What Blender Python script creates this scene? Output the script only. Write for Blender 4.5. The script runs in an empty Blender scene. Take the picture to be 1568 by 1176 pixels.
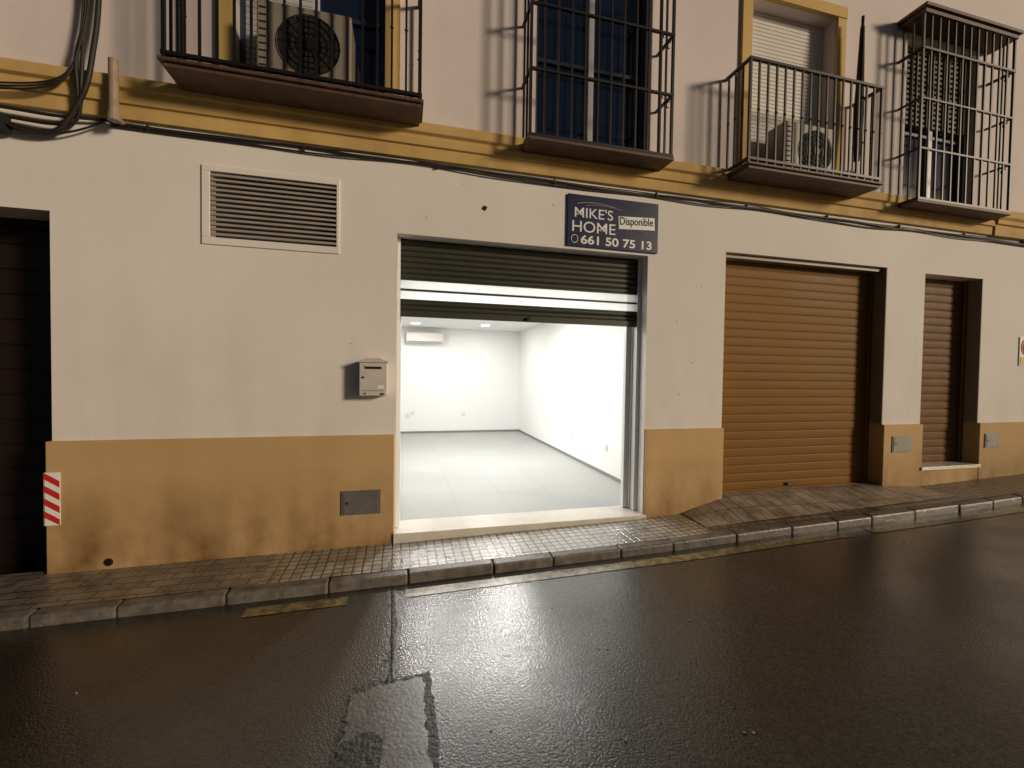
import bpy, bmesh, math, random
import numpy as np
from mathutils import Vector, Matrix
random.seed(7)
S=bpy.context.scene
COL=S.collection
# ------------------------------------------------------------------ materials
def mat(name,col,rough=0.6,metal=0.0,var=0.0,vscale=3.0,bump=0.0,bscale=60.0,col2=None,spec=0.5,rvar=0.0,emit=None,detail=6):
    m=bpy.data.materials.new(name); m.use_nodes=True
    nt=m.node_tree; b=nt.nodes['Principled BSDF']
    b.inputs['Roughness'].default_value=rough; b.inputs['Metallic'].default_value=metal
    b.inputs['Specular IOR Level'].default_value=spec
    b.inputs['Base Color'].default_value=(*col,1)
    tc=nt.nodes.new('ShaderNodeTexCoord')
    if var>0 or col2:
        n=nt.nodes.new('ShaderNodeTexNoise'); n.inputs['Scale'].default_value=vscale; n.inputs['Detail'].default_value=detail; n.inputs['Roughness'].default_value=0.62
        nt.links.new(tc.outputs['Object'],n.inputs['Vector'])
        r=nt.nodes.new('ShaderNodeValToRGB'); r.color_ramp.elements[0].position=0.32; r.color_ramp.elements[1].position=0.68
        c2=col2 if col2 else tuple(c*(1-var) for c in col)
        r.color_ramp.elements[0].color=(*c2,1); r.color_ramp.elements[1].color=(*col,1)
        nt.links.new(n.outputs['Fac'],r.inputs['Fac']); nt.links.new(r.outputs['Color'],b.inputs['Base Color'])
        if rvar>0:
            mr=nt.nodes.new('ShaderNodeMapRange'); mr.inputs['From Min'].default_value=.3; mr.inputs['From Max'].default_value=.7
            mr.inputs['To Min'].default_value=max(0.05,rough-rvar); mr.inputs['To Max'].default_value=min(1,rough+rvar)
            nt.links.new(n.outputs['Fac'],mr.inputs['Value']); nt.links.new(mr.outputs['Result'],b.inputs['Roughness'])
    if bump>0:
        n2=nt.nodes.new('ShaderNodeTexNoise'); n2.inputs['Scale'].default_value=bscale; n2.inputs['Detail'].default_value=4
        nt.links.new(tc.outputs['Object'],n2.inputs['Vector'])
        bp=nt.nodes.new('ShaderNodeBump'); bp.inputs['Strength'].default_value=bump; bp.inputs['Distance'].default_value=0.01
        nt.links.new(n2.outputs['Fac'],bp.inputs['Height']); nt.links.new(bp.outputs['Normal'],b.inputs['Normal'])
    if emit:
        b.inputs['Emission Color'].default_value=(*emit[0],1); b.inputs['Emission Strength'].default_value=emit[1]
    return m

def plaster(name,col,dirt,zlo,zhi,amount,big=(0.9,1.0),streak=.45,lo=.78,hi=1.2):
    """painted render with blotches, faint run-off streaks and grime between zlo(dirty) and zhi(clean)"""
    m=bpy.data.materials.new(name); m.use_nodes=True; nt=m.node_tree; N=nt.nodes.new; L=nt.links.new
    b=nt.nodes['Principled BSDF']; b.inputs['Roughness'].default_value=0.75; b.inputs['Specular IOR Level'].default_value=0.25
    tc=N('ShaderNodeTexCoord'); sp=N('ShaderNodeSeparateXYZ'); L(tc.outputs['Object'],sp.inputs[0])
    n=N('ShaderNodeTexNoise'); n.inputs['Scale'].default_value=1.5; n.inputs['Detail'].default_value=8; n.inputs['Roughness'].default_value=.6; L(tc.outputs['Object'],n.inputs['Vector'])
    mp=N('ShaderNodeMapping'); mp.inputs['Scale'].default_value=(4,4,.9); L(tc.outputs['Object'],mp.inputs[0])
    n2=N('ShaderNodeTexNoise'); n2.inputs['Scale'].default_value=1.0; n2.inputs['Detail'].default_value=6; L(mp.outputs[0],n2.inputs['Vector'])
    zr=N('ShaderNodeMapRange'); zr.inputs['From Min'].default_value=zlo; zr.inputs['From Max'].default_value=zhi; zr.inputs['To Min'].default_value=1; zr.inputs['To Max'].default_value=0.10
    L(sp.outputs['Z'],zr.inputs['Value'])
    add=N('ShaderNodeMath'); add.operation='MULTIPLY_ADD'; add.inputs[1].default_value=streak*2; L(n2.outputs['Fac'],add.inputs[0]); L(n.outputs['Fac'],add.inputs[2])
    r=N('ShaderNodeMapRange'); r.inputs['From Min'].default_value=lo; r.inputs['From Max'].default_value=hi; r.inputs['To Min'].default_value=0.1; L(add.outputs[0],r.inputs['Value'])
    mu=N('ShaderNodeMath'); mu.operation='MULTIPLY'; L(r.outputs[0],mu.inputs[0]); L(zr.outputs[0],mu.inputs[1])
    mu2=N('ShaderNodeMath'); mu2.operation='MULTIPLY'; mu2.inputs[1].default_value=amount; mu2.use_clamp=True; L(mu.outputs[0],mu2.inputs[0])
    mx=N('ShaderNodeMixRGB'); mx.inputs[1].default_value=(*col,1); mx.inputs[2].default_value=(*dirt,1); L(mu2.outputs[0],mx.inputs[0])
    n3=N('ShaderNodeTexNoise'); n3.inputs['Scale'].default_value=.55; n3.inputs['Detail'].default_value=3; L(tc.outputs['Object'],n3.inputs['Vector'])
    r3=N('ShaderNodeMapRange'); r3.inputs['From Min'].default_value=.35; r3.inputs['From Max'].default_value=.65; r3.inputs['To Min'].default_value=big[0]; r3.inputs['To Max'].default_value=big[1]; L(n3.outputs['Fac'],r3.inputs['Value'])
    hs=N('ShaderNodeMixRGB'); hs.blend_type='MULTIPLY'; hs.inputs[0].default_value=1; L(mx.outputs[0],hs.inputs[1]); L(r3.outputs[0],hs.inputs[2])
    L(hs.outputs[0],b.inputs['Base Color'])
    nb=N('ShaderNodeTexNoise'); nb.inputs['Scale'].default_value=35; nb.inputs['Detail'].default_value=5; L(tc.outputs['Object'],nb.inputs['Vector'])
    nb2=N('ShaderNodeTexNoise'); nb2.inputs['Scale'].default_value=2.5; nb2.inputs['Detail'].default_value=2; L(tc.outputs['Object'],nb2.inputs['Vector'])
    ad=N('ShaderNodeMath'); ad.operation='MULTIPLY_ADD'; ad.inputs[1].default_value=3.5; L(nb2.outputs['Fac'],ad.inputs[0]); L(nb.outputs['Fac'],ad.inputs[2])
    bp=N('ShaderNodeBump'); bp.inputs['Strength'].default_value=.2; bp.inputs['Distance'].default_value=.004; L(ad.outputs[0],bp.inputs['Height']); L(bp.outputs[0],b.inputs['Normal'])
    return m

def paving(name,c1,c2,mortar,bw,bh,off=0.5,rough=.35,msize=.006,rot=0,sub=None,bumpd=.008,coat=.0):
    m=bpy.data.materials.new(name); m.use_nodes=True; nt=m.node_tree; N=nt.nodes.new; L=nt.links.new
    b=nt.nodes['Principled BSDF']
    tc=N('ShaderNodeTexCoord'); mp=N('ShaderNodeMapping'); mp.inputs['Rotation'].default_value=(0,0,rot); L(tc.outputs['Object'],mp.inputs[0])
    nz=N('ShaderNodeTexNoise'); nz.inputs['Scale'].default_value=6; L(tc.outputs['Object'],nz.inputs['Vector'])
    vm=N('ShaderNodeVectorMath'); vm.operation='MULTIPLY_ADD'; vm.inputs[1].default_value=(.012,.012,0); L(nz.outputs['Color'],vm.inputs[0]); L(mp.outputs[0],vm.inputs[2])
    def brick(w,h,ms):
        t=N('ShaderNodeTexBrick'); t.offset=off; t.squash=1; t.inputs['Scale'].default_value=1
        t.inputs['Brick Width'].default_value=w; t.inputs['Row Height'].default_value=h; t.inputs['Mortar Size'].default_value=ms; t.inputs['Mortar Smooth'].default_value=.4
        t.inputs['Color1'].default_value=(*c1,1); t.inputs['Color2'].default_value=(*c2,1); t.inputs['Mortar'].default_value=(*mortar,1)
        L(vm.outputs[0],t.inputs['Vector']); return t
    t=brick(bw,bh,msize); fac=t.outputs['Fac']; col=t.outputs['Color']
    if sub:
        t2=brick(sub,sub,msize*.8); t2.offset=0
        mxx=N('ShaderNodeMath'); mxx.operation='MAXIMUM'; L(fac,mxx.inputs[0]); L(t2.outputs['Fac'],mxx.inputs[1]); fac=mxx.outputs[0]
        mc=N('ShaderNodeMixRGB'); mc.inputs[2].default_value=(*mortar,1); L(t2.outputs['Fac'],mc.inputs[0]); L(col,mc.inputs[1]); col=mc.outputs[0]
    n=N('ShaderNodeTexNoise'); n.inputs['Scale'].default_value=4; n.inputs['Detail'].default_value=8; n.inputs['Roughness'].default_value=.7; L(tc.outputs['Object'],n.inputs['Vector'])
    r=N('ShaderNodeMapRange'); r.inputs['From Min'].default_value=.35; r.inputs['From Max'].default_value=.62; r.inputs['To Min'].default_value=.35; r.inputs['To Max'].default_value=1.05; L(n.outputs['Fac'],r.inputs['Value'])
    mm=N('ShaderNodeMixRGB'); mm.blend_type='MULTIPLY'; mm.inputs[0].default_value=1; L(col,mm.inputs[1]); L(r.outputs[0],mm.inputs[2]); L(mm.outputs[0],b.inputs['Base Color'])
    rr=N('ShaderNodeMapRange'); rr.inputs['From Min'].default_value=.35; rr.inputs['From Max'].default_value=.65; rr.inputs['To Min'].default_value=rough-.1; rr.inputs['To Max'].default_value=rough+.2; L(n.outputs['Fac'],rr.inputs['Value']); L(rr.outputs[0],b.inputs['Roughness'])
    nb=N('ShaderNodeTexNoise'); nb.inputs['Scale'].default_value=45; nb.inputs['Detail'].default_value=4; L(tc.outputs['Object'],nb.inputs['Vector'])
    hh=N('ShaderNodeMath'); hh.operation='MULTIPLY_ADD'; hh.inputs[1].default_value=-1.6; L(fac,hh.inputs[0]); L(nb.outputs['Fac'],hh.inputs[2])
    bp=N('ShaderNodeBump'); bp.inputs['Strength'].default_value=.6; bp.inputs['Distance'].default_value=bumpd; L(hh.outputs[0],bp.inputs['Height']); L(bp.outputs[0],b.inputs['Normal'])
    if coat:
        b.inputs['Coat Weight'].default_value=coat; b.inputs['Coat Roughness'].default_value=.17; b.inputs['Coat IOR'].default_value=1.45
        bp2=N('ShaderNodeBump'); bp2.inputs['Strength'].default_value=.4; bp2.inputs['Distance'].default_value=bumpd; L(hh.outputs[0],bp2.inputs['Height']); L(bp2.outputs[0],b.inputs['Coat Normal'])
    return m

def asphalt():
    m=bpy.data.materials.new('wet_asphalt'); m.use_nodes=True; nt=m.node_tree; N=nt.nodes.new; L=nt.links.new
    b=nt.nodes['Principled BSDF']; b.inputs['Specular IOR Level'].default_value=.35
    tc=N('ShaderNodeTexCoord')
    n=N('ShaderNodeTexNoise'); n.inputs['Scale'].default_value=.9; n.inputs['Detail'].default_value=8; n.inputs['Roughness'].default_value=.6; L(tc.outputs['Object'],n.inputs['Vector'])
    v=N('ShaderNodeTexVoronoi'); v.inputs['Scale'].default_value=85; L(tc.outputs['Object'],v.inputs['Vector'])
    cr=N('ShaderNodeValToRGB'); cr.color_ramp.elements[0].color=(.009,.008,.006,1); cr.color_ramp.elements[1].color=(.030,.026,.020,1)
    cr.color_ramp.elements[0].position=.3; cr.color_ramp.elements[1].position=.7
    L(n.outputs['Fac'],cr.inputs[0])
    sp=N('ShaderNodeSeparateXYZ'); L(v.outputs['Color'],sp.inputs[0])
    r0=N('ShaderNodeMapRange'); r0.inputs['To Min'].default_value=.3; r0.inputs['To Max'].default_value=2.1; L(sp.outputs[0],r0.inputs['Value'])
    mm=N('ShaderNodeMixRGB'); mm.blend_type='MULTIPLY'; mm.inputs[0].default_value=1; L(cr.outputs[0],mm.inputs[1]); L(r0.outputs[0],mm.inputs[2]); L(mm.outputs[0],b.inputs['Base Color'])
    rr=N('ShaderNodeMapRange'); rr.inputs['From Min'].default_value=.35; rr.inputs['From Max'].default_value=.65; rr.inputs['To Min'].default_value=.34; rr.inputs['To Max'].default_value=.5; L(n.outputs['Fac'],rr.inputs['Value']); L(rr.outputs[0],b.inputs['Roughness'])
    nb=N('ShaderNodeTexNoise'); nb.inputs['Scale'].default_value=70; nb.inputs['Detail'].default_value=6; nb.inputs['Roughness'].default_value=.7; L(tc.outputs['Object'],nb.inputs['Vector'])
    hh=N('ShaderNodeMath'); hh.operation='MULTIPLY_ADD'; hh.inputs[1].default_value=-.8; L(v.outputs['Distance'],hh.inputs[0]); L(nb.outputs['Fac'],hh.inputs[2])
    bp=N('ShaderNodeBump'); bp.inputs['Strength'].default_value=.5; bp.inputs['Distance'].default_value=.005; L(hh.outputs[0],bp.inputs['Height']); L(bp.outputs[0],b.inputs['Normal'])
    # thin water film, thinner in the drier patches
    b.inputs['Coat IOR'].default_value=1.5
    cw=N('ShaderNodeMapRange'); cw.inputs['From Min'].default_value=.38; cw.inputs['From Max'].default_value=.60; cw.inputs['To Min'].default_value=1.0; cw.inputs['To Max'].default_value=.6; L(n.outputs['Fac'],cw.inputs['Value']); L(cw.outputs[0],b.inputs['Coat Weight'])
    cr2=N('ShaderNodeMapRange'); cr2.inputs['From Min'].default_value=.35; cr2.inputs['From Max'].default_value=.65; cr2.inputs['To Min'].default_value=.11; cr2.inputs['To Max'].default_value=.19; L(n.outputs['Fac'],cr2.inputs['Value']); L(cr2.outputs[0],b.inputs['Coat Roughness'])
    bp2=N('ShaderNodeBump'); bp2.inputs['Strength'].default_value=.24; bp2.inputs['Distance'].default_value=.0045; L(hh.outputs[0],bp2.inputs['Height']); L(bp2.outputs[0],b.inputs['Coat Normal'])
    return m

def worn(name,col,under,thr=.5,scale=14,rough=.4):
    m=bpy.data.materials.new(name); m.use_nodes=True; nt=m.node_tree; N=nt.nodes.new; L=nt.links.new
    b=nt.nodes['Principled BSDF']; b.inputs['Roughness'].default_value=rough
    tc=N('ShaderNodeTexCoord'); n=N('ShaderNodeTexNoise'); n.inputs['Scale'].default_value=scale; n.inputs['Detail'].default_value=9; n.inputs['Roughness'].default_value=.75; L(tc.outputs['Object'],n.inputs['Vector'])
    r=N('ShaderNodeValToRGB'); r.color_ramp.elements[0].position=thr-.09; r.color_ramp.elements[1].position=thr+.09
    r.color_ramp.elements[0].color=(*under,1); r.color_ramp.elements[1].color=(*col,1); L(n.outputs['Fac'],r.inputs[0]); L(r.outputs[0],b.inputs['Base Color'])
    nb=N('ShaderNodeTexNoise'); nb.inputs['Scale'].default_value=60; nb.inputs['Detail'].default_value=5; L(tc.outputs['Object'],nb.inputs['Vector'])
    bp=N('ShaderNodeBump'); bp.inputs['Strength'].default_value=.5; bp.inputs['Distance'].default_value=.006; L(nb.outputs['Fac'],bp.inputs['Height']); L(bp.outputs[0],b.inputs['Normal'])
    b.inputs['Coat Weight'].default_value=.8; b.inputs['Coat Roughness'].default_value=.22
    return m

M={}
M['wall']=plaster('white_plaster',(.83,.785,.75),(.45,.38,.30),.9,2.4,.25,(.92,1.0))
M['wall_up']=plaster('upper_plaster',(.79,.705,.685),(.42,.34,.30),3.6,6.5,.22,(.9,1.0))
M['plinth']=plaster('ochre_plinth_paint',(.60,.405,.195),(.19,.10,.035),-.15,.66,1.35,(.86,1.0),.30,.60,1.05)
M['ochre']=plaster('ochre_trim_paint',(.70,.48,.18),(.30,.17,.07),3.3,4.2,.7,(.85,1.0))
M['asphalt']=asphalt()
M['pave_grid']=paving('small_grid_tiles',(.38,.355,.31),(.46,.43,.37),(.05,.045,.038),.30,.30,0,.30,.009,0,.075,.008,1.0)
M['pave_slab']=paving('pavement_slabs',(.24,.205,.17),(.32,.275,.23),(.04,.035,.03),.20,.10,.5,.36,.006,.04,None,.008,.6)
M['pave_ramp']=paving('ramp_slabs',(.40,.33,.25),(.48,.39,.30),(.07,.055,.04),.15,.40,.0,.42,.006,.06,None,.006,.4)
M['pave_dark']=paving('cobble_paving',(.17,.145,.11),(.25,.21,.155),(.04,.032,.025),.11,.09,.5,.40,.010,.05,None,.008,.5)
M['kerb']=mat('kerb_stone',(.20,.178,.15),.42,var=.6,vscale=9,bump=.5,bscale=30,rvar=.1,spec=.35)
M['yellow']=worn('worn_yellow_line',(.26,.20,.06),(.035,.03,.024),.50)
M['patch']=worn('concrete_patch',(.085,.078,.062),(.022,.02,.016),.48,9,.38)
M['crack']=mat('broken_asphalt',(.012,.011,.01),.5,bump=.8,bscale=40)
M['iron']=mat('black_iron',(.014,.011,.010),.45,.3,bump=.1,bscale=80)
M['brownedge']=mat('balcony_slab_brown',(.13,.07,.045),.6,var=.5,vscale=8,bump=.2)
M['lattice']=mat('olive_blind',(.12,.105,.065),.6,var=.3,vscale=8)
M['shut_gold']=mat('garage_shutter_bronze',(.24,.115,.020),.55,0,var=.2,vscale=1.5,rvar=.06,spec=.13)
M['shut_dark']=mat('shutter_green_grey',(.06,.062,.048),.45,.3,var=.2,vscale=5)
M['shut_brown']=mat('door_shutter_brown',(.19,.10,.038),.55,0,var=.25,vscale=4,spec=.12)
M['darkdoor']=mat('dark_wood_door',(.018,.008,.006),.5,var=.4,vscale=6)
M['grey_jamb']=mat('dark_jamb',(.26,.21,.15),.5,var=.3)
M['louver']=mat('louver_metal',(.48,.43,.37),.45,.2,var=.2,vscale=6)
M['black']=mat('matt_black',(.008,.008,.008),.8)
M['white']=mat('white_paint',(.80,.80,.78),.45,var=.04,vscale=4)
M['room']=mat('room_wall_paint',(.79,.79,.78),.7,var=.03,vscale=1.5)
M['alu']=mat('white_aluminium',(.78,.78,.78),.35)
M['marble']=mat('cream_marble',(.66,.62,.54),.3,var=.15,vscale=8)
M['base']=mat('grey_skirting',(.20,.20,.20),.5)
M['glass']=mat('dark_window_glass',(.008,.014,.035),.06,spec=.8)
M['winframe']=mat('pale_window_frame',(.50,.50,.52),.4)
M['bluefr']=mat('dark_blue_frame',(.03,.04,.07),.4)
M['pvc']=mat('roller_blind_white',(.70,.66,.62),.5,var=.06)
M['ac']=mat('ac_casing',(.27,.24,.20),.5,var=.2,vscale=6)
M['mail']=mat('mailbox_enamel',(.62,.57,.52),.35,var=.1,vscale=9)
M['greybox']=mat('meter_cover_grey',(.17,.165,.15),.5,.2,var=.25,vscale=14)
M['red']=mat('red_reflector',(.55,.03,.02),.35)
M['navy']=mat('sign_navy',(.010,.014,.055),.3,var=.3,vscale=9,col2=(.02,.024,.07))
M['signwhite']=mat('sign_white',(.82,.82,.82),.4)
M['signyel']=mat('sign_yellow',(.65,.45,.05),.4)
M['cable']=mat('cable_black',(.02,.016,.013),.6)
M['pipe']=mat('old_beige_pipe',(.36,.27,.19),.6,var=.3,vscale=12)
M['dirt']=mat('ground_dirt',(.05,.045,.04),.8,var=.3,vscale=.5)
M['roof']=mat('roof_tile',(.28,.13,.08),.8,var=.3,vscale=5)
M['fabric']=mat('parasol_fabric',(.03,.022,.018),.9,bump=.3,bscale=40)
M['litter']=mat('pale_litter',(.30,.25,.18),.7,var=.4,vscale=20)
def poly():
    m=bpy.data.materials.new('frosted_polycarbonate'); m.use_nodes=True; nt=m.node_tree
    for n in list(nt.nodes): nt.nodes.remove(n)
    o=nt.nodes.new('ShaderNodeOutputMaterial'); t=nt.nodes.new('ShaderNodeBsdfTranslucent'); t.inputs[0].default_value=(.95,.97,.97,1)
    p=nt.nodes.new('ShaderNodeBsdfTransparent'); mx=nt.nodes.new('ShaderNodeMixShader'); mx.inputs[0].default_value=.35
    nt.links.new(t.outputs[0],mx.inputs[1]); nt.links.new(p.outputs[0],mx.inputs[2]); nt.links.new(mx.outputs[0],o.inputs[0]); return m
M['poly']=poly()
def floor_mat():
    m=bpy.data.materials.new('room_floor_tiles'); m.use_nodes=True; nt=m.node_tree; b=nt.nodes['Principled BSDF']
    t=nt.nodes.new('ShaderNodeTexBrick'); t.offset=0; t.inputs['Scale'].default_value=1; t.inputs['Brick Width'].default_value=.6; t.inputs['Row Height'].default_value=.6; t.inputs['Mortar Size'].default_value=.004
    t.inputs['Color1'].default_value=(.32,.33,.32,1); t.inputs['Color2'].default_value=(.345,.355,.345,1); t.inputs['Mortar'].default_value=(.26,.26,.25,1)
    tc=nt.nodes.new('ShaderNodeTexCoord'); nt.links.new(tc.outputs['Object'],t.inputs['Vector']); nt.links.new(t.outputs['Color'],b.inputs['Base Color']); b.inputs['Roughness'].default_value=.5
    return m
M['floor']=floor_mat()

# ------------------------------------------------------------------ builders
def empty(name):
    o=bpy.data.objects.new(name,None); COL.objects.link(o); return o
class B:
    def __init__(s): s.v=[];s.f=[];s.m=[];s.mats=[]
    def mi(s,k):
        if k not in s.mats: s.mats.append(k)
        return s.mats.index(k)
    def face(s,pts,k):
        i=len(s.v); s.v+=list(pts); s.f.append(tuple(range(i,i+len(pts)))); s.m.append(s.mi(k))
    def box(s,x0,x1,y0,y1,z0,z1,k,R=None,c=None):
        p=[(x0,y0,z0),(x1,y0,z0),(x1,y1,z0),(x0,y1,z0),(x0,y0,z1),(x1,y0,z1),(x1,y1,z1),(x0,y1,z1)]
        if R is not None:
            c=Vector(c) if c else Vector(((x0+x1)/2,(y0+y1)/2,(z0+z1)/2))
            p=[tuple(R@(Vector(q)-c)+c) for q in p]
        i=len(s.v); s.v+=p; mi=s.mi(k)
        for f in [(0,3,2,1),(4,5,6,7),(0,1,5,4),(1,2,6,5),(2,3,7,6),(3,0,4,7)]:
            s.f.append(tuple(i+a for a in f)); s.m.append(mi)
    def cyl(s,p0,p1,r,k,n=10,r1=None):
        p0=Vector(p0);p1=Vector(p1); d=(p1-p0).normalized(); a=d.orthogonal().normalized(); b=d.cross(a); r1=r if r1 is None else r1
        i=len(s.v); mi=s.mi(k)
        for p,rr in((p0,r),(p1,r1)):
            for j in range(n):
                t=2*math.pi*j/n; s.v.append(tuple(p+(a*math.cos(t)+b*math.sin(t))*rr))
        for j in range(n):
            s.f.append((i+j,i+(j+1)%n,i+n+(j+1)%n,i+n+j)); s.m.append(mi)
        s.f.append(tuple(i+j for j in reversed(range(n)))); s.m.append(mi)
        s.f.append(tuple(i+n+j for j in range(n))); s.m.append(mi)
    def ball(s,c,r,k):
        s.cyl((c[0],c[1],c[2]-r),(c[0],c[1],c[2]),r*.45,k,8,r); s.cyl((c[0],c[1],c[2]),(c[0],c[1],c[2]+r),r,k,8,r*.45)
    def extr(s,prof,x0,x1,k,cap=True):
        i=len(s.v); n=len(prof); mi=s.mi(k)
        for x in (x0,x1):
            for (y,z) in prof: s.v.append((x,y,z))
        for j in range(n-1):
            s.f.append((i+j,i+n+j,i+n+j+1,i+j+1)); s.m.append(mi)
        if cap:
            s.f.append((i,i+n-1,i+2*n-1,i+n)); s.m.append(mi)
            s.f.append(tuple(i+j for j in range(n))); s.m.append(mi); s.f.append(tuple(i+n+j for j in reversed(range(n)))); s.m.append(mi)
    def make(s,name,parent=None,bevel=0):
        me=bpy.data.meshes.new(name); me.from_pydata(s.v,[],s.f)
        for k in s.mats: me.materials.append(M[k])
        me.polygons.foreach_set('material_index',s.m)
        bm=bmesh.new(); bm.from_mesh(me); bmesh.ops.recalc_face_normals(bm,faces=bm.faces)
        bm.to_mesh(me); bm.free(); me.update()
        o=bpy.data.objects.new(name,me); COL.objects.link(o)
        if parent: o.parent=parent
        if bevel:
            bv=o.modifiers.new('bevel','BEVEL'); bv.width=bevel; bv.segments=2; bv.limit_method='ANGLE'
        return o
def wallpanel(name,x0,x1,z0,z1,ops,th,matk,parent,y0=0.0):
    xs=sorted(set([x0,x1]+[a for o in ops for a in o[:2] if x0<a<x1])); zs=sorted(set([z0,z1]+[a for o in ops for a in o[2:] if z0<a<z1]))
    def hole(i,j):
        if i<0 or j<0 or i>=len(xs)-1 or j>=len(zs)-1: return None
        cx=(xs[i]+xs[i+1])/2; cz=(zs[j]+zs[j+1])/2
        return any(o[0]<cx<o[1] and o[2]<cz<o[3] for o in ops)
    b=B(); y1=y0+th
    for i in range(len(xs)-1):
        for j in range(len(zs)-1):
            if hole(i,j): continue
            a,c,d,e=xs[i],xs[i+1],zs[j],zs[j+1]
            b.face([(a,y0,d),(c,y0,d),(c,y0,e),(a,y0,e)],matk)
            b.face([(a,y1,d),(a,y1,e),(c,y1,e),(c,y1,d)],matk)
            if hole(i-1,j) is not False: b.face([(a,y0,d),(a,y0,e),(a,y1,e),(a,y1,d)],matk)
            if hole(i+1,j) is not False: b.face([(c,y0,d),(c,y1,d),(c,y1,e),(c,y0,e)],matk)
            if hole(i,j-1) is not False: b.face([(a,y0,d),(a,y1,d),(c,y1,d),(c,y0,d)],matk)
            if hole(i,j+1) is not False: b.face([(a,y0,e),(c,y0,e),(c,y1,e),(a,y1,e)],matk)
    return b.make(name,parent)
def curve(name,pts,r,matk,parent=None,kind='POLY'):
    c=bpy.data.curves.new(name,'CURVE'); c.dimensions='3D'; c.bevel_depth=r; c.bevel_resolution=2
    sp=c.splines.new('NURBS' if kind=='N' else 'POLY'); sp.points.add(len(pts)-1)
    for p,q in zip(sp.points,pts): p.co=(*q,1)
    if kind=='N': sp.order_u=4; sp.use_endpoint_u=True
    c.materials.append(M[matk]); o=bpy.data.objects.new(name,c); COL.objects.link(o)
    if parent: o.parent=parent
    return o
GX=[-80,-8,-2.67,0,2.54,3.5,5.92,8.62,16,80]; GZ=[-.35,-.22,-.12,-.085,-.03,.01,.085,.19,.42,.6]
def gz(x): return float(np.interp(x,GX,GZ))
def sheet(name,x0,x1,y0,y1,dz,matk,step=.25,ny=4,parent=None,slope=0.0):
    xs=list(np.arange(x0,x1,step))+[x1]; ys=np.linspace(y0,y1,ny+1)
    v=[];f=[]
    for y in ys:
        for x in xs: v.append((x,y,gz(x)+dz+slope*min(0,y)))
    n=len(xs)
    for j in range(ny):
        for i in range(n-1): f.append((j*n+i,j*n+i+1,(j+1)*n+i+1,(j+1)*n+i))
    me=bpy.data.meshes.new(name); me.from_pydata(v,[],f); me.materials.append(M[matk]); me.polygons.foreach_set('use_smooth',[True]*len(me.polygons))
    o=bpy.data.objects.new(name,me); COL.objects.link(o)
    if parent:o.parent=parent
    return o

# ------------------------------------------------------------------ ground, road, pavement
b=B(); b.face([(-500,-500,-.6),(500,-500,-.6),(500,500,-.6),(-500,500,-.6)],'dirt'); b.make('ground')
RD=-.095
road=sheet('road',-80,80,-7.4,-.6,RD,'asphalt',.5,12)
sheet('pavement_far_side',-80,80,-9.2,-7.4,0.02,'pave_slab',1,2)
pv=empty('pavement')
KS=.02
sheet('slab_paving',-80,-1.05,-.58,.05,0,'pave_slab',.25,3,pv,KS)
sheet('grid_tile_paving',-1.05,2.95,-.58,.05,0,'pave_grid',.25,3,pv,KS)
sheet('cobble_paving',2.95,80,-.58,.05,0,'pave_dark',.25,3,pv,KS)
rb=B()
xs=np.linspace(2.98,6.5,23)
def rz(x,y):
    inside=min(1,max(0,(x-2.98)/.52),max(0,(6.5-x)/.55))
    t=min(1,max(0,(y+.46)/.44)); h=.125+.01*(x-3.5)
    base=gz(x)+KS*min(0,y)+.004
    return base+(max(h,base)-base)*t*inside
ys=[-.46,-.36,-.24,-.12,-.02,.0,.25]
for i in range(22):
    for j in range(6):
        x0,x1=xs[i],xs[i+1]
        rb.face([(x0,ys[j],rz(x0,ys[j])),(x1,ys[j],rz(x1,ys[j])),(x1,ys[j+1],rz(x1,ys[j+1])),(x0,ys[j+1],rz(x0,ys[j+1]))],'pave_ramp')
rb.make('garage_ramp',pv)
kb=B(); x=-30.0
while x<40:
    w=random.uniform(.46,.70); p,q=x+.003,x+w-.003
    dz=random.uniform(-.005,.004); dy=random.uniform(-.006,.006)
    z0,z1=gz(p)+dz-.008,gz(q)+dz-.008
    y0,y1=-.672+dy,-.572
    pts=[(p,y0,z0-.3),(q,y0,z1-.3),(q,y1,z1-.3),(p,y1,z0-.3),(p,y0,z0-.010),(q,y0,z1-.010),(q,y1,z1),(p,y1,z0)]
    i=len(kb.v); kb.v+=pts; mi=kb.mi('kerb')
    for f in [(0,3,2,1),(4,5,6,7),(0,1,5,4),(1,2,6,5),(2,3,7,6),(3,0,4,7)]: kb.f.append(tuple(i+k for k in f)); kb.m.append(mi)
    x+=w
kb.make('kerb',None,bevel=.016)
yl=empty('yellow_road_line')
for a,c in ((-9,-3.2),(-1.06,-.38),(.03,4.35),(4.62,14)):
    sheet('line_stretch',a,c,-.885,-.765,RD+.004,'yellow',.1,1,yl)
def blob(name,pts,dz,matk,jit=.012,sub=6,parent=None):
    out=[]
    for i in range(len(pts)):
        p=Vector(pts[i]);q=Vector(pts[(i+1)%len(pts)])
        for k in range(sub):
            r=p.lerp(q,k/sub); out.append((r.x+random.uniform(-jit,jit),r.y+random.uniform(-jit,jit)))
    bb=B(); bb.face([(x,y,gz(x)+RD+dz) for x,y in out],matk); return bb.make(name,parent)
rp=empty('road_repair_patch')
blob('patch_rim',[(-.255,-1.77),(-.16,-1.74),(.0,-1.75),(.16,-1.73),(.165,-2.1),(.18,-2.9),(-.34,-2.9),(-.29,-2.2)],.004,'crack',.008,12,rp)
blob('patch_surface',[(-.235,-1.82),(-.1,-1.785),(.125,-1.77),(.12,-2.1),(.15,-2.9),(-.32,-2.9),(-.27,-2.2)],.008,'patch',.011,14,rp)
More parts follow.
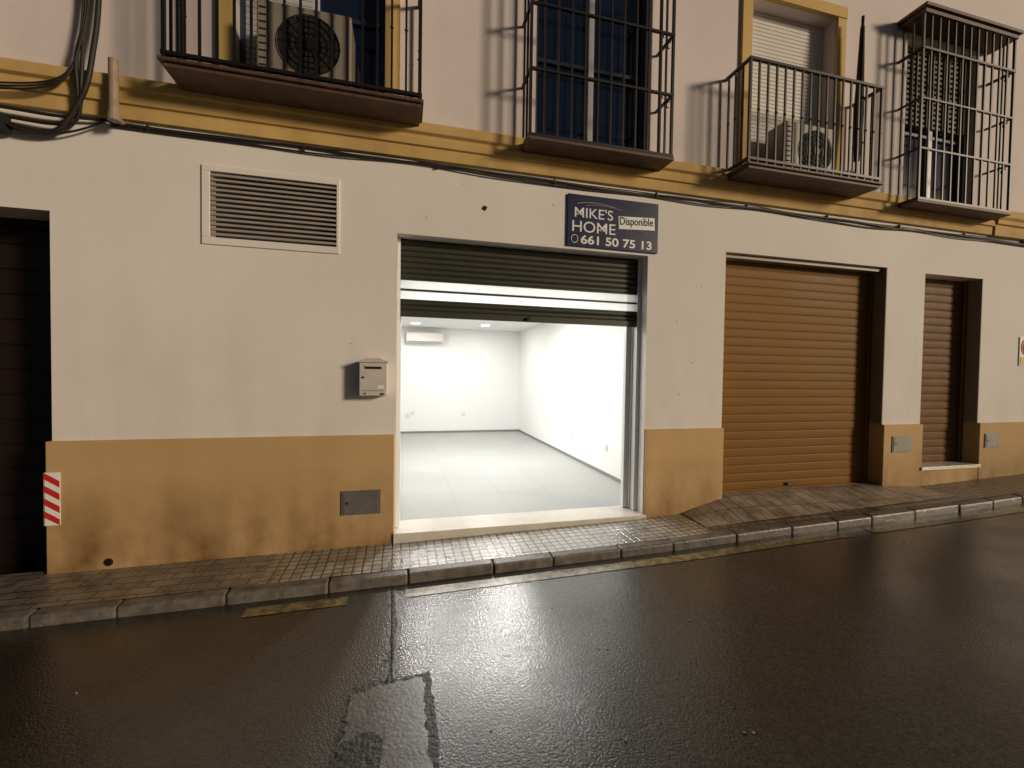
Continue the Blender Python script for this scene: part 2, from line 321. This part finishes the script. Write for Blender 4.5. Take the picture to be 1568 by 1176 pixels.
blob('patch_inner',[(-.255,-2.12),(-.13,-2.08),(-.08,-2.15),(-.08,-2.9),(-.29,-2.9)],.012,'crack',.009,12,rp)
blob('trench_edge',[(-.10,-.70),(-.03,-.70),(.0,-1.2),(-.02,-1.78),(-.09,-1.78),(-.08,-1.2)],.004,'patch',.012,16,rp)
blob('trench_gap',[(-.075,-.70),(-.055,-.70),(-.025,-1.2),(-.045,-1.78),(-.075,-1.78),(-.055,-1.2)],.008,'crack',.009,16,rp)
lt=B()
for i in range(60):
    x=random.uniform(-4,7); y=random.choice([random.uniform(-3.2,-.7),random.uniform(-.55,-.04)]); s=random.uniform(.003,.008)
    z=gz(x)+(RD if y<-.68 else KS*y); lt.box(x-s,x+s,y-s*.6,y+s*.6,z+.001,z+.004+s*.4,'litter',Matrix.Rotation(random.uniform(0,3),3,'Z'))
lt.make('scattered_litter')

# ------------------------------------------------------------------ building
bd=empty('apartment_building')
XL,XR=-7.0,16.0; CB,CT=3.47,3.78
lo=[(-5.9,-2.66,-.6,2.71),(-.06,2.53,-.03,2.78),(3.51,5.915,.0,2.907),(6.565,7.64,.30,2.88),(-1.575,-.575,2.60,3.155),(10.2,12.6,-.5,2.9)]
wallpanel('ground_floor_wall',XL,XR,-.6,3.6,lo,.30,'wall',bd)
WT=5.78
up=[(-4.9,-3.7,3.74,WT),(-1.39,-.18,3.74,WT),(1.25,2.52,3.74,WT),(3.76,4.97,3.70,WT),(6.12,7.38,3.74,WT),(9.2,10.4,3.74,WT),(12,13.2,3.74,WT)]
wallpanel('upper_floor_wall',XL,XR,3.6,7.3,up,.30,'wall_up',bd,.004)
b=B()
b.box(XL-.25,XR+.25,-.3,8.2,7.3,7.42,'ochre'); b.box(XL-.1,XR+.1,-.15,8.1,7.42,7.6,'roof')
b.box(XL,XL+.2,.304,8,-.6,7.3,'wall_up'); b.box(XR-.2,XR,.304,8,-.6,7.3,'wall_up'); b.box(XL,XR,8,8.2,-.6,7.3,'wall_up')
b.make('roof_and_rear_walls',bd)
b=B()
b.extr([(.01,CB),(-.035,CB),(-.040,3.575),(-.062,3.582),(-.066,3.645),(-.058,3.650),(-.060,3.672),(-.088,3.690),(-.092,3.765),(-.08,CT),(.01,CT)],XL,7.72,'ochre')
b.extr([(.01,CB-.01),(-.055,CB-.01),(-.06,3.60),(-.085,3.61),(-.09,3.66),(-.12,3.69),(-.125,3.78),(.01,3.79)],7.722,XR,'ochre')
b.make('cornice',bd,bevel=.004)
b=B()
def pl(x0,x1,z1=.92): b.box(x0,x1,-.032,.29,-.55,z1,'plinth')
pl(-2.685,-.072); pl(2.537,3.518); pl(5.905,6.575); pl(7.632,10.19); pl(12.61,XR); pl(XL,-5.88)
b.box(6.575,7.632,-.028,.28,-.5,.315,'plinth')
b.make('plinth',bd,bevel=.006)
b=B()
b.box(-.075,2.545,-.05,.32,-.10,.002,'marble'); b.box(6.55,7.65,-.05,.30,.316,.36,'marble')
b.box(-.07,2.54,-.03,.30,-.4,-.101,'plinth')
b.make('door_sills',bd,bevel=.004)

def slats(bb,x0,x1,y,z0,z1,pitch,k,d=.018):
    z=z0
    while z<z1-1e-4:
        p=min(pitch,z1-z)
        prof=[(y+.004,z),(y-.002,z+p*.06),(y-d*.75,z+p*.22),(y-d,z+p*.45),(y-d*.9,z+p*.68),(y-d*.45,z+p*.88),(y+.002,z+p*.95),(y+.004,z+p)]
        bb.extr(prof,x0,x1,k,cap=False); z+=p
def flatslats(bb,x0,x1,y,z0,z1,pitch,k,d=.004):
    """nearly flat aluminium slats with a narrow groove"""
    z=z0
    while z<z1-1e-4:
        p=min(pitch,z1-z)
        prof=[(y+.004,z),(y,z+p*.04),(y-d*.7,z+p*.16),(y-d,z+p*.5),(y-d*.7,z+p*.84),(y,z+p*.94),(y+.004,z+p*.96),(y+.004,z+p)]
        bb.extr(prof,x0,x1,k,cap=False); z+=p
g=empty('garage_roller_shutter')
b=B(); flatslats(b,3.515,5.91,.185,.135,2.905,.102,'shut_gold',.004); b.make('slats',g)
b=B(); b.box(3.512,3.56,.15,.176,.1,2.905,'grey_jamb'); b.box(5.86,5.912,.15,.176,.1,2.905,'shut_gold'); b.box(5.9,5.913,-.001,.15,.93,2.9,'grey_jamb')
b.box(3.56,5.86,.155,.18,.10,.15,'shut_gold'); b.box(3.512,5.912,.05,.15,2.86,2.905,'grey_jamb'); b.box(4.62,4.72,.15,.175,.17,.2,'iron')
b.make('guides_and_bottom_bar',g,bevel=.003)
g=empty('door_roller_shutter')
b=B(); flatslats(b,6.57,7.635,.20,.36,2.878,.105,'shut_brown',.006)
b.box(6.567,6.61,.15,.18,.36,2.878,'shut_brown'); b.box(7.59,7.638,.15,.18,.36,2.878,'shut_brown'); b.box(7.625,7.638,-.001,.15,.93,2.87,'grey_jamb')
b.make('slats',g)
g=empty('dark_garage_door')
b=B(); b.box(-5.9,-2.66,.42,.46,-.4,2.71,'darkdoor')
for i in range(14): b.box(-5.9,-2.66,.405,.42,-.2+i*.21,-.2+i*.21+.19,'darkdoor')
b.box(-5.9,-2.661,.29,.42,2.66,2.71,'darkdoor'); b.make('door_panels',g,bevel=.004)
g2=empty('garage_roller_shutter'); b=B(); flatslats(b,10.2,12.6,.20,.2,2.9,.102,'shut_brown',.006); b.make('slats',g2)
g=empty('shop_roller_shutter')
b=B(); Y=.15
slats(b,-.055,2.525,Y,2.395,2.775,.054,'shut_dark',.010)
b.box(-.055,2.525,Y-.012,Y+.004,2.283,2.303,'shut_dark')
slats(b,-.055,2.525,Y,2.095,2.198,.0515,'shut_dark',.010)
b.box(-.055,2.525,Y-.022,Y+.012,2.035,2.094,'shut_dark')
b.box(-.055,2.525,Y-.012,Y+.006,2.190,2.203,'shut_dark'); b.box(-.055,2.525,Y-.012,Y+.006,2.385,2.397,'shut_dark')
b.make('slats_and_bottom_bar',g)
b=B(); b.face([(-.055,Y-.004,2.2),(2.525,Y-.004,2.2),(2.525,Y-.004,2.29),(-.055,Y-.004,2.29)],'poly'); b.face([(-.055,Y-.004,2.30),(2.525,Y-.004,2.30),(2.525,Y-.004,2.39),(-.055,Y-.004,2.39)],'poly'); b.make('translucent_slats',g)
b=B()
b.box(2.485,2.528,.115,.185,0.003,2.034,'alu'); b.box(2.485,2.528,.115,.127,2.035,2.77,'alu'); b.box(-.058,-.03,.115,.185,.003,2.034,'alu'); b.box(-.058,-.03,.115,.127,2.035,2.77,'alu')
b.cyl((1.24,Y-.05,2.065),(1.24,Y-.022,2.065),.02,'iron'); b.make('guides_and_lock',g)
g=empty('shop_door_frame')
b=B(); b.box(2.42,2.475,.23,.29,.003,2.45,'alu'); b.box(-.055,-.02,.23,.29,.003,2.45,'alu'); b.box(2.478,2.528,.20,.298,.003,2.77,'white'); b.box(-.055,2.528,.23,.295,2.5,2.778,'white')
b.make('frame_posts',g,bevel=.003)
# ------------------------------------------------------------------ shop room
rm=empty('shop_interior')
RX0,RX1,RY1,RZ=-1.2,2.95,6.7,2.6
b=B(); b.box(RX0-.1,RX1+.1,.32,RY1+.1,-.1,.0,'floor'); b.make('tiled_floor',rm)
b=B(); b.box(RX0-.1,RX0,.301,RY1,0,RZ+.1,'room'); b.box(RX1,RX1+.1,.301,RY1,0,RZ+.1,'room'); b.box(RX0-.1,RX1+.1,RY1,RY1+.1,0,RZ+.1,'room')
b.box(RX0,RX1,.301,RY1,RZ,RZ+.1,'room'); b.box(RX0,-.06,.301,.32,0,RZ,'room'); b.box(2.53,RX1,.301,.32,0,RZ,'room')
b.make('walls_and_ceiling',rm)
b=B(); b.box(RX0,RX1-.013,RY1-.012,RY1-.001,.001,.05,'base'); b.box(RX1-.012,RX1-.001,.33,RY1,.001,.05,'base'); b.box(RX0+.001,RX0+.012,.33,RY1-.013,.001,.05,'base'); b.make('skirting',rm)
b=B()
for x,z in ((.24,.50),(.12,.45),(1.5,.46)): b.box(x-.045,x+.045,RY1-.012,RY1-.001,z-.045,z+.045,'pvc')
for y,z in ((2.76,1.5),(3.0,.44),(3.09,.44),(1.72,.42)): b.box(RX1-.012,RX1-.001,y-.04,y+.04,z-.045,z+.045,'pvc')
b.make('sockets',rm,bevel=.004)
g=empty('wall_air_conditioner'); b=B(); b.extr([(6.69,2.22),(6.55,2.22),(6.48,2.26),(6.47,2.44),(6.49,2.47),(6.69,2.47)],.07,.94,'pvc'); b.box(.12,.89,6.485,6.5,2.228,2.236,'base'); b.make('casing',g)
M['lamp']=mat('downlight_diffuser',(.9,.9,.9),.5,emit=((1,.97,.93),14))
for i,(x,y,e) in enumerate([(.26,5.65,18),(1.8,5.5,18),(.5,3.0,50),(1.6,2.9,85),(.5,1.0,12),(1.7,1.0,12)]):
    g=empty('ceiling_downlight'); b=B(); b.cyl((x,y,RZ-.012),(x,y,RZ-.001),.115,'white',24); b.cyl((x,y,RZ-.016),(x,y,RZ-.0125),.095,'lamp',24); b.make('fitting',g)
    ld=bpy.data.lights.new('downlight','AREA'); ld.shape='DISK'; ld.size=.18; ld.energy=e; ld.color=(1,.965,.915)
    lo_=bpy.data.objects.new('downlight_lamp',ld); lo_.location=(x,y,RZ-.02); COL.objects.link(lo_); lo_.parent=g

# ------------------------------------------------------------------ upper windows and doors
def surround(bb,x0,x1,z0,z1,w=.12):
    bb.box(x0-w,x0,-.03,.012,z0,z1,'ochre'); bb.box(x1,x1+w,-.03,.012,z0,z1,'ochre'); bb.box(x0-w,x1+w,-.04,.012,z1,z1+w,'ochre')
def window(name,x0,x1,z0,z1,frame,panes=2,y=.14):
    g=empty(name); g.parent=bd; b=B()
    b.box(x0,x1,y+.02,y+.03,z0,z1,'glass')
    t=.05
    b.box(x0,x0+t,y-.02,y+.019,z0,z1,frame); b.box(x1-t,x1,y-.02,y+.019,z0,z1,frame); b.box(x0+t,x1-t,y-.02,y+.019,z0,z0+t,frame); b.box(x0+t,x1-t,y-.02,y+.019,z1-t,z1,frame)
    for i in range(1,panes):
        c=x0+(x1-x0)*i/panes; b.box(c-.03,c+.03,y-.025,y+.018,z0+t,z1-t,'winframe')
    b.box(x0+t,x1-t,y-.01,y+.017,z0+.95,z0+.99,frame)
    b.make('frame_and_glass',g,bevel=.003)
    return g
window('window_blue',1.25,2.52,3.74,WT,'bluefr')
window('window_left',-4.9,-3.7,3.74,WT,'winframe')
window('balcony_glass_door',-1.39,-.18,3.74,WT,'bluefr')
window('window_right',6.12,7.38,3.74,WT,'bluefr')
window('window_far',9.2,10.4,3.74,WT,'winframe'); window('window_far_end',12,13.2,3.74,WT,'winframe')
b=B(); surround(b,-1.39,-.18,3.785,WT,.13); surround(b,3.76,4.97,3.785,WT,.13); b.make('door_surrounds',bd,bevel=.004)
b=B(); slats(b,3.765,4.965,.16,3.72,WT,.045,'pvc',.003); b.make('roller_blind',bd)
b=B(); slats(b,-1.34,-.80,.115,3.79,WT,.05,'winframe',.006); b.make('half_shutter',bd)
b=B()
for i in range(15): b.box(6.2,7.3,.09,.11,4.80+i*.066,4.80+i*.066+.035,'lattice')
for i in range(12): b.box(6.22+i*.096,6.235+i*.096,.075,.089,4.80,5.76,'lattice')
b.make('slatted_blind',bd)

# ------------------------------------------------------------------ balconies & grilles
def railing(name,x0,x1,yd,z0,z1,nb,rails,knots=True,slab=None,nside=3,scroll=False,hood=False,t=.0088):
    g=empty(name); b=B()
    xs=np.linspace(x0,x1,nb)
    for i,x in enumerate(xs):
        r=t*1.4 if i in(0,nb-1) else t
        b.box(x-r,x+r,yd-r,yd+r,z0,z1,'iron')
        if knots: b.ball((x,yd,z0+(z1-z0)*.52),.017,'iron')
    for s in (x0,x1):
        for j in range(1,nside+1):
            y=yd+(0-yd)*j/(nside+.5); b.box(s-t,s+t,y-t,y+t,z0,z1,'iron')
            if knots: b.ball((s,y,z0+(z1-z0)*.52),.017,'iron')
    for i,z in enumerate(rails):
        hh=.013 if z in (rails[0],rails[-1]) else .010; w=hh+.004
        b.box(x0-w,x1+w,yd-w,yd+w,z-hh,z+hh,'iron')
        for s in (x0,x1): b.box(s-w+.001,s+w-.001,yd+w,.0,z-hh,z+hh,'iron')
    b.make('bars',g)
    if scroll:
        for k,z in enumerate(rails[1:]):
            pts=[]
            for a in np.linspace(0,4.6,14):
                rr=.042*(1-a/7); pts.append((x1-.01,yd+.05+rr*math.sin(a)*.9,z-.05-rr*math.cos(a)))
            curve('scroll',pts,.006,'iron',g)
            curve('scroll',[(2*x1-.09-p[0]-(p[1]-yd)*.8,yd,p[2]) for p in pts],.006,'iron',g)
    if slab:
        b=B()
        b.box(x0-.03,x1+.03,yd-.035,.0,z0-.030,z0-.005,'brownedge')
        b.box(x0-.005,x1+.005,yd-.010,.0,z0-.062,z0-.0305,'brownedge')
        b.make('slab',g,bevel=.005)
    if hood:
        b=B(); b.box(x0-.02,x1+.02,yd-.03,.0,z1,z1+.05,'brownedge'); b.box(x0-.05,x1+.05,yd-.06,.0,z1+.051,z1+.09,'brownedge'); b.make('hood',g,bevel=.006)
    return g
railing('balcony',-1.73,.12,-.37,3.79,4.86,17,[3.83,4.86],True,(0,0))
railing('balcony',3.45,5.23,-.355,3.73,4.79,17,[3.77,4.79],True,(0,0))
railing('window_grille',1.112,2.583,-.29,3.69,5.62,12,[3.70,4.30,4.89,5.5],False,None,2,True)
railing('window_grille',5.98,7.56,-.26,3.67,5.86,13,[3.68,4.28,4.87,5.46],False,None,2,True,True)
b=B(); b.box(1.09,2.61,-.31,.0,3.655,3.685,'brownedge'); b.make('window_ledge',bd,bevel=.005)
b=B(); b.box(5.95,7.59,-.28,.0,3.635,3.665,'brownedge'); b.make('window_ledge_right',bd,bevel=.005)

def ac(x0,x1,y0,y1,z0,z1,fr,cx):
    g=empty('air_conditioner_unit'); b=B(); b.box(x0,x1,y0,y1,z0+.03,z1,'ac')
    b.box(x0+.08,x0+.14,y0,y1,z0,z0+.03,'black'); b.box(x1-.14,x1-.08,y0,y1,z0,z0+.03,'black')
    b.make('casing',g,bevel=.012)
    b=B(); zc=(z0+z1)/2+.01; b.cyl((cx,y0-.001,zc),(cx,y0-.006,zc),fr,'black',32)
    for k in range(5):
        r=fr*(k+1)/5; n=28
        for j in range(n):
            a0=2*math.pi*j/n;a1=2*math.pi*(j+1)/n
            b.cyl((cx+r*math.cos(a0),y0-.014,zc+r*math.sin(a0)),(cx+r*math.cos(a1),y0-.014,zc+r*math.sin(a1)),.0035,'iron',4)
    for j in range(8):
        a=math.pi*j/8; b.cyl((cx-fr*math.cos(a),y0-.012,zc-fr*math.sin(a)),(cx+fr*math.cos(a),y0-.012,zc+fr*math.sin(a)),.003,'iron',4)
    b.cyl((cx,y0-.02,zc),(cx,y0-.006,zc),.04,'iron',14)
    for z in np.linspace(z0+.1,z1-.07,9): b.box(x0+.02,x0+.07,y0-.004,y0-.0005,z,z+.012,'black')
    b.make('fan_grille',g); return g
ac(-1.15,-.44,-.26,.06,3.83,4.45,.235,-.76)
ac(4.05,4.75,-.22,.05,3.735,4.33,.225,4.47)
g=empty('folded_parasol'); b=B(); X,Y=5.13,-.17
b.cyl((X,Y,3.74),(X+.03,Y,5.72),.016,'iron'); b.cyl((X+.004,Y,4.05),(X+.012,Y,4.6),.03,'fabric',9,.05); b.cyl((X+.012,Y,4.6),(X+.028,Y,5.6),.05,'fabric',9,.022); b.cyl((X,Y,3.735),(X,Y,3.80),.13,'black',16,.11); b.make('pole_and_canopy',g)
g=empty('flower_pot'); b=B(); b.cyl((4.95,-.2,3.735),(4.95,-.2,3.85),.05,'brownedge',14,.07); b.cyl((4.95,-.2,3.85),(4.95,-.2,3.87),.078,'brownedge',14)
b.make('pot',g)

# ------------------------------------------------------------------ wall-mounted items
g=empty('ventilation_grille'); b=B()
for (a,c,d,e) in ((-1.63,-.56,3.15,3.20),(-1.63,-.56,2.545,2.605),(-1.63,-1.57,2.605,3.15),(-.585,-.56,2.605,3.15)): b.box(a,c,-.014,.003,d,e,'wall')
b.make('frame',g,bevel=.004)
b=B(); b.box(-1.575,-.58,.12,.13,2.6,3.155,'black')
Rx=Matrix.Rotation(math.radians(-30),3,'X')
nn=13
for i in range(nn):
    z=2.62+(3.15-2.62)*(i+.35)/nn; b.box(-1.572,-.582,-.006,.026,z,z+.004,'louver',Rx); b.box(-1.572,-.582,-.010,-.004,z-.009,z+.006,'louver')
b.make('louvers',g)
g=empty('mailbox'); b=B(); x0,x1=-.375,-.135
b.box(x0,x1,-.125,-.002,1.285,1.585,'mail'); b.make('body',g,bevel=.008)
b=B(); 
pts=[(x0-.010,1.583),(x1+.010,1.583),(x1+.010,1.592),((x0+x1)/2+.05,1.622),((x0+x1)/2-.05,1.622),(x0-.010,1.592)]
f=[(x,-.138,z) for x,z in pts]; bk=[(x,-.001,z) for x,z in pts]
b.face(f,'mail'); b.face(bk[::-1],'mail')
for i in range(6): b.face([f[i],bk[i],bk[(i+1)%6],f[(i+1)%6]],'mail')
b.make('lid',g,bevel=.003)
b=B(); b.box(x0+.05,x1-.05,-.130,-.1255,1.525,1.545,'black'); b.box(x0+.045,x1-.045,-.133,-.1301,1.546,1.556,'mail'); b.box(x0+.03,x1-.03,-.1275,-.1255,1.33,1.333,'black')
b.cyl((x0+.035,-.126,1.45),(x0+.035,-.134,1.45),.009,'iron'); b.box(x0+.04,x0+.06,-.129,-.1255,1.30,1.31,'black'); b.box(x1-.06,x1-.03,-.129,-.1255,1.295,1.31,'black'); b.box(x1-.085,x1-.03,-.1272,-.1255,1.35,1.38,'signwhite'); b.make('slot_and_lock',g)
for (a,c,d,e) in ((-.53,-.19,.20,.42),(6.04,6.36,.565,.775),(7.72,8.0,.578,.774)):
    g=empty('meter_box_cover'); b=B(); b.box(a,c,-.042,-.031,d,e,'greybox'); b.box(a+.018,c-.018,-.047,-.0421,d+.018,e-.018,'greybox'); b.cyl((a+.05,-.047,(d+e)/2),(a+.05,-.052,(d+e)/2),.011,'black'); b.make('cover',g,bevel=.003)
g=empty('striped_reflector'); b=B(); x0,x1,z0,z1=-2.69,-2.59,.265,.68
b.box(x0,x1,-.040,-.033,z0,z1,'signwhite'); 
def clipstripe(z,h,dx=.07):
    b.face([(x0,-.0415,max(z0,z)),(x0,-.0415,min(z1,z+h)),(x1,-.0415,max(z0,min(z1,z+h-dx))),(x1,-.0415,max(z0,z-dx))],'red')
for i in range(4): clipstripe(.33+i*.10,.052)
b.box(-2.692,-2.686,-.04,.06,z0,z1,'signwhite')
b.make('plate',g)
g=empty('drain_outlet'); b=B(); b.cyl((-2.28,-.036,-.06),(-2.28,-.0325,-.06),.032,'black',16); b.cyl((-2.28,-.038,-.06),(-2.28,-.033,-.06),.022,'iron',12); b.make('pipe_end',g)
g=empty('security_camera'); b=B(); b.box(-3.02,-2.86,-.16,-.04,3.24,3.36,'black'); b.cyl((-2.9,-.1,3.3),(-2.9,-.0,3.3),.02,'iron'); b.cyl((-2.94,-.16,3.3),(-2.94,-.19,3.3),.05,'iron',14); b.make('housing',g,bevel=.01)
g=empty('junction_stub'); b=B(); b.box(.738,.772,-.012,.0,3.078,3.112,'black',Matrix.Rotation(.5,3,'Y')); b.make('stub',g)
g=empty('wall_anchor_plugs'); b=B()
for x,z in ((1.45,3.2),(.2,2.95),(2.9,2.1),(3.1,1.65),(-.45,1.75),(.55,3.3),(2.95,1.3),(3.2,2.5)): b.cyl((x,-.003,z),(x,.0,z),.006,'grey_jamb',8)
b.make('plugs',g)
g=empty('no_parking_sign'); b=B(); b.box(8.40,8.70,-.012,.0,1.72,2.12,'signwhite'); b.cyl((8.55,-.013,1.98),(8.55,-.017,1.98),.125,'red',28); b.cyl((8.55,-.0175,1.98),(8.55,-.020,1.98),.092,'navy',28); b.box(8.54,8.56,-.0235,-.0205,1.88,2.08,'red',Matrix.Rotation(.78,3,'Y')); b.box(8.42,8.68,-.016,-.0125,1.735,1.835,'signyel'); b.make('plate',g)

g=empty('estate_agent_sign'); b=B(); b.box(1.60,2.63,-.022,-.004,2.808,3.33,'navy'); b.make('board',g,bevel=.003)
def text(s,x0,x1,z0,z1,y,k,rot=0,off=0.0):
    c=bpy.data.curves.new('lettering','FONT'); c.body=s; c.size=1; c.offset=off; c.materials.append(M[k])
    o=bpy.data.objects.new('lettering',c); COL.objects.link(o); bpy.context.view_layer.update()
    bb=[Vector(v) for v in o.bound_box]; w0=min(v.x for v in bb);w1=max(v.x for v in bb);h0=min(v.y for v in bb);h1=max(v.y for v in bb)
    sx=(x1-x0)/(w1-w0); sz=(z1-z0)/(h1-h0)
    o.scale=(sx,sz,1); o.rotation_euler=(math.radians(90),rot,0); o.location=(x0-w0*sx,y,z0-h0*sz); o.parent=g
text("MIKE'S",1.675,2.10,3.10,3.205,-.0235,'signwhite',0,.002)
text("HOME",1.65,2.13,2.955,3.065,-.0235,'signwhite',0,.002)
text("661 50 75 13",1.745,2.555,2.835,2.925,-.0235,'signwhite',0,.022)
b=B(); Rs=Matrix.Rotation(-.05,3,'Y'); b.box(2.165,2.585,-.0245,-.0235,3.035,3.165,'signwhite',Rs); b.make('sticker',g)
text("Disponible",2.180,2.568,3.042,3.148,-.0262,'black',-.05,.008)
curve('logo_ring',[(1.675+.035*math.cos(a),-.024,2.88+.04*math.sin(a)) for a in np.linspace(0,6.4,20)],.004,'signwhite',g)
curve('logo_roof',[(1.70,-.024,3.235),(1.86,-.024,3.285),(2.12,-.024,3.235)],.003,'winframe',g,'N')
curve('logo_roof_line',[(1.80,-.024,3.225),(1.95,-.024,3.262),(2.2,-.024,3.215)],.002,'winframe',g,'N')
for i in range(9):
    x=random.uniform(2.15,2.55); z=random.uniform(2.94,3.03); curve('scratch',[(x,-.0235,z),(x+random.uniform(-.05,.05),-.0235,z+random.uniform(-.03,.06))],.0012,'winframe',g)

# ------------------------------------------------------------------ cables
cb=empty('facade_cables')
for r,dz,ph,amp in ((.011,0,0,.014),(.008,-.024,1.3,.022),(.006,.012,2.1,.012)):
    pts=[]
    for x in np.arange(-2.25,16,.22): pts.append((x,-.02-.006*math.sin(x*1.7+ph),3.430+dz-.003*x+amp*math.sin(x*2.4+ph)*math.sin(x*.7+ph)+.006*math.sin(x*5+ph)))
    curve('main_cable',pts,r,'cable',cb,'N')
b=B()
for x in np.arange(-2,15,1.15): b.box(x-.005,x+.005,-.036,.0,3.405,3.45,'cable')
b.make('cable_clips',cb)
curve('cable',[(-7,-.05,3.44),(-4,-.05,3.42),(-3,-.06,3.45),(-2.6,-.06,3.40),(-2.4,-.05,3.43),(-2.25,-.04,3.44)],.013,'cable',cb,'N')
curve('cable',[(-7,-.05,3.40),(-3.6,-.05,3.40),(-3,-.07,3.36),(-2.75,-.05,3.28),(-2.55,-.05,3.30),(-2.42,-.06,3.40),(-2.37,-.14,3.6),(-2.36,-.14,3.85),(-2.4,-.04,4.3),(-2.4,-.04,7)],.012,'cable',cb,'N')
curve('cable',[(-7,-.05,3.46),(-3.3,-.05,3.40),(-2.7,-.05,3.35),(-2.5,-.07,3.34),(-2.4,-.1,3.5),(-2.40,-.14,3.7),(-2.42,-.12,3.9),(-2.35,-.04,4.3),(-2.33,-.04,7)],.014,'cable',cb,'N')
curve('cable',[(-2.9,-.06,3.3),(-2.6,-.06,3.22),(-2.5,-.07,3.38),(-2.32,-.14,3.62),(-2.30,-.14,3.9),(-2.28,-.04,4.4),(-2.26,-.04,7)],.018,'cable',cb,'N')
curve('cable',[(-2.86,-.1,3.3),(-2.7,-.06,3.20),(-2.45,-.06,3.30),(-2.28,-.05,3.42)],.008,'cable',cb,'N')
for i in range(3): curve('cable',[(-7,-.12,3.5+.03*i),(-4,-.12,3.47+.03*i),(-3,-.12,3.5+.02*i),(-2.45,-.13,3.58+.02*i),(-2.38,-.14,3.9),(-2.38+.03*i,-.04,4.5),(-2.38+.03*i,-.04,7)],.007,'cable',cb,'N')
g=empty('drain_pipe'); b=B(); b.cyl((-2.17,-.13,3.42),(-2.17,-.13,3.86),.032,'pipe',16); b.cyl((-2.17,-.13,3.40),(-2.17,-.13,3.45),.040,'pipe',16); b.cyl((-2.17,-.13,3.44),(-2.17,0,3.44),.02,'pipe',10); b.make('pipe',g)

# ------------------------------------------------------------------ light, sky, camera
sd=Vector((-.16,.13,-.052)).normalized()
sl=bpy.data.lights.new('street_light_sun','SUN'); sl.energy=2.35; sl.angle=math.radians(9); sl.color=(1.0,.81,.59)
so=bpy.data.objects.new('street_light_sun',sl); so.rotation_euler=sd.to_track_quat('-Z','Y').to_euler(); so.location=(8,-8,5); COL.objects.link(so)
w=bpy.data.worlds.new('World'); S.world=w; w.use_nodes=True; nt=w.node_tree; bg=nt.nodes['Background']
sky=nt.nodes.new('ShaderNodeTexSky'); sky.sky_type='NISHITA'; sky.sun_disc=False; sky.sun_elevation=math.radians(14); sky.sun_rotation=math.atan2(.16,-.13)
nt.links.new(sky.outputs[0],bg.inputs[0]); bg.inputs[1].default_value=.016
cam=bpy.data.cameras.new('camera'); co=bpy.data.objects.new('camera',cam); COL.objects.link(co)
R=Vector((0.9694,-0.2452,0.0145)); F=Vector((0.2454,0.9691,-0.0238))
R.normalize(); F.normalize(); U=R.cross(F); U.normalize()
F=U.cross(R).normalized()
co.matrix_world=Matrix(((R.x,U.x,-F.x,0),(R.y,U.y,-F.y,-4.145),(R.z,U.z,-F.z,1.5),(0,0,0,1)))
cam.sensor_width=36; cam.lens=660/1568*36; cam.clip_start=.05; cam.clip_end=2000
S.camera=co
S.view_settings.view_transform='Standard'; S.view_settings.look='None'; S.view_settings.exposure=0
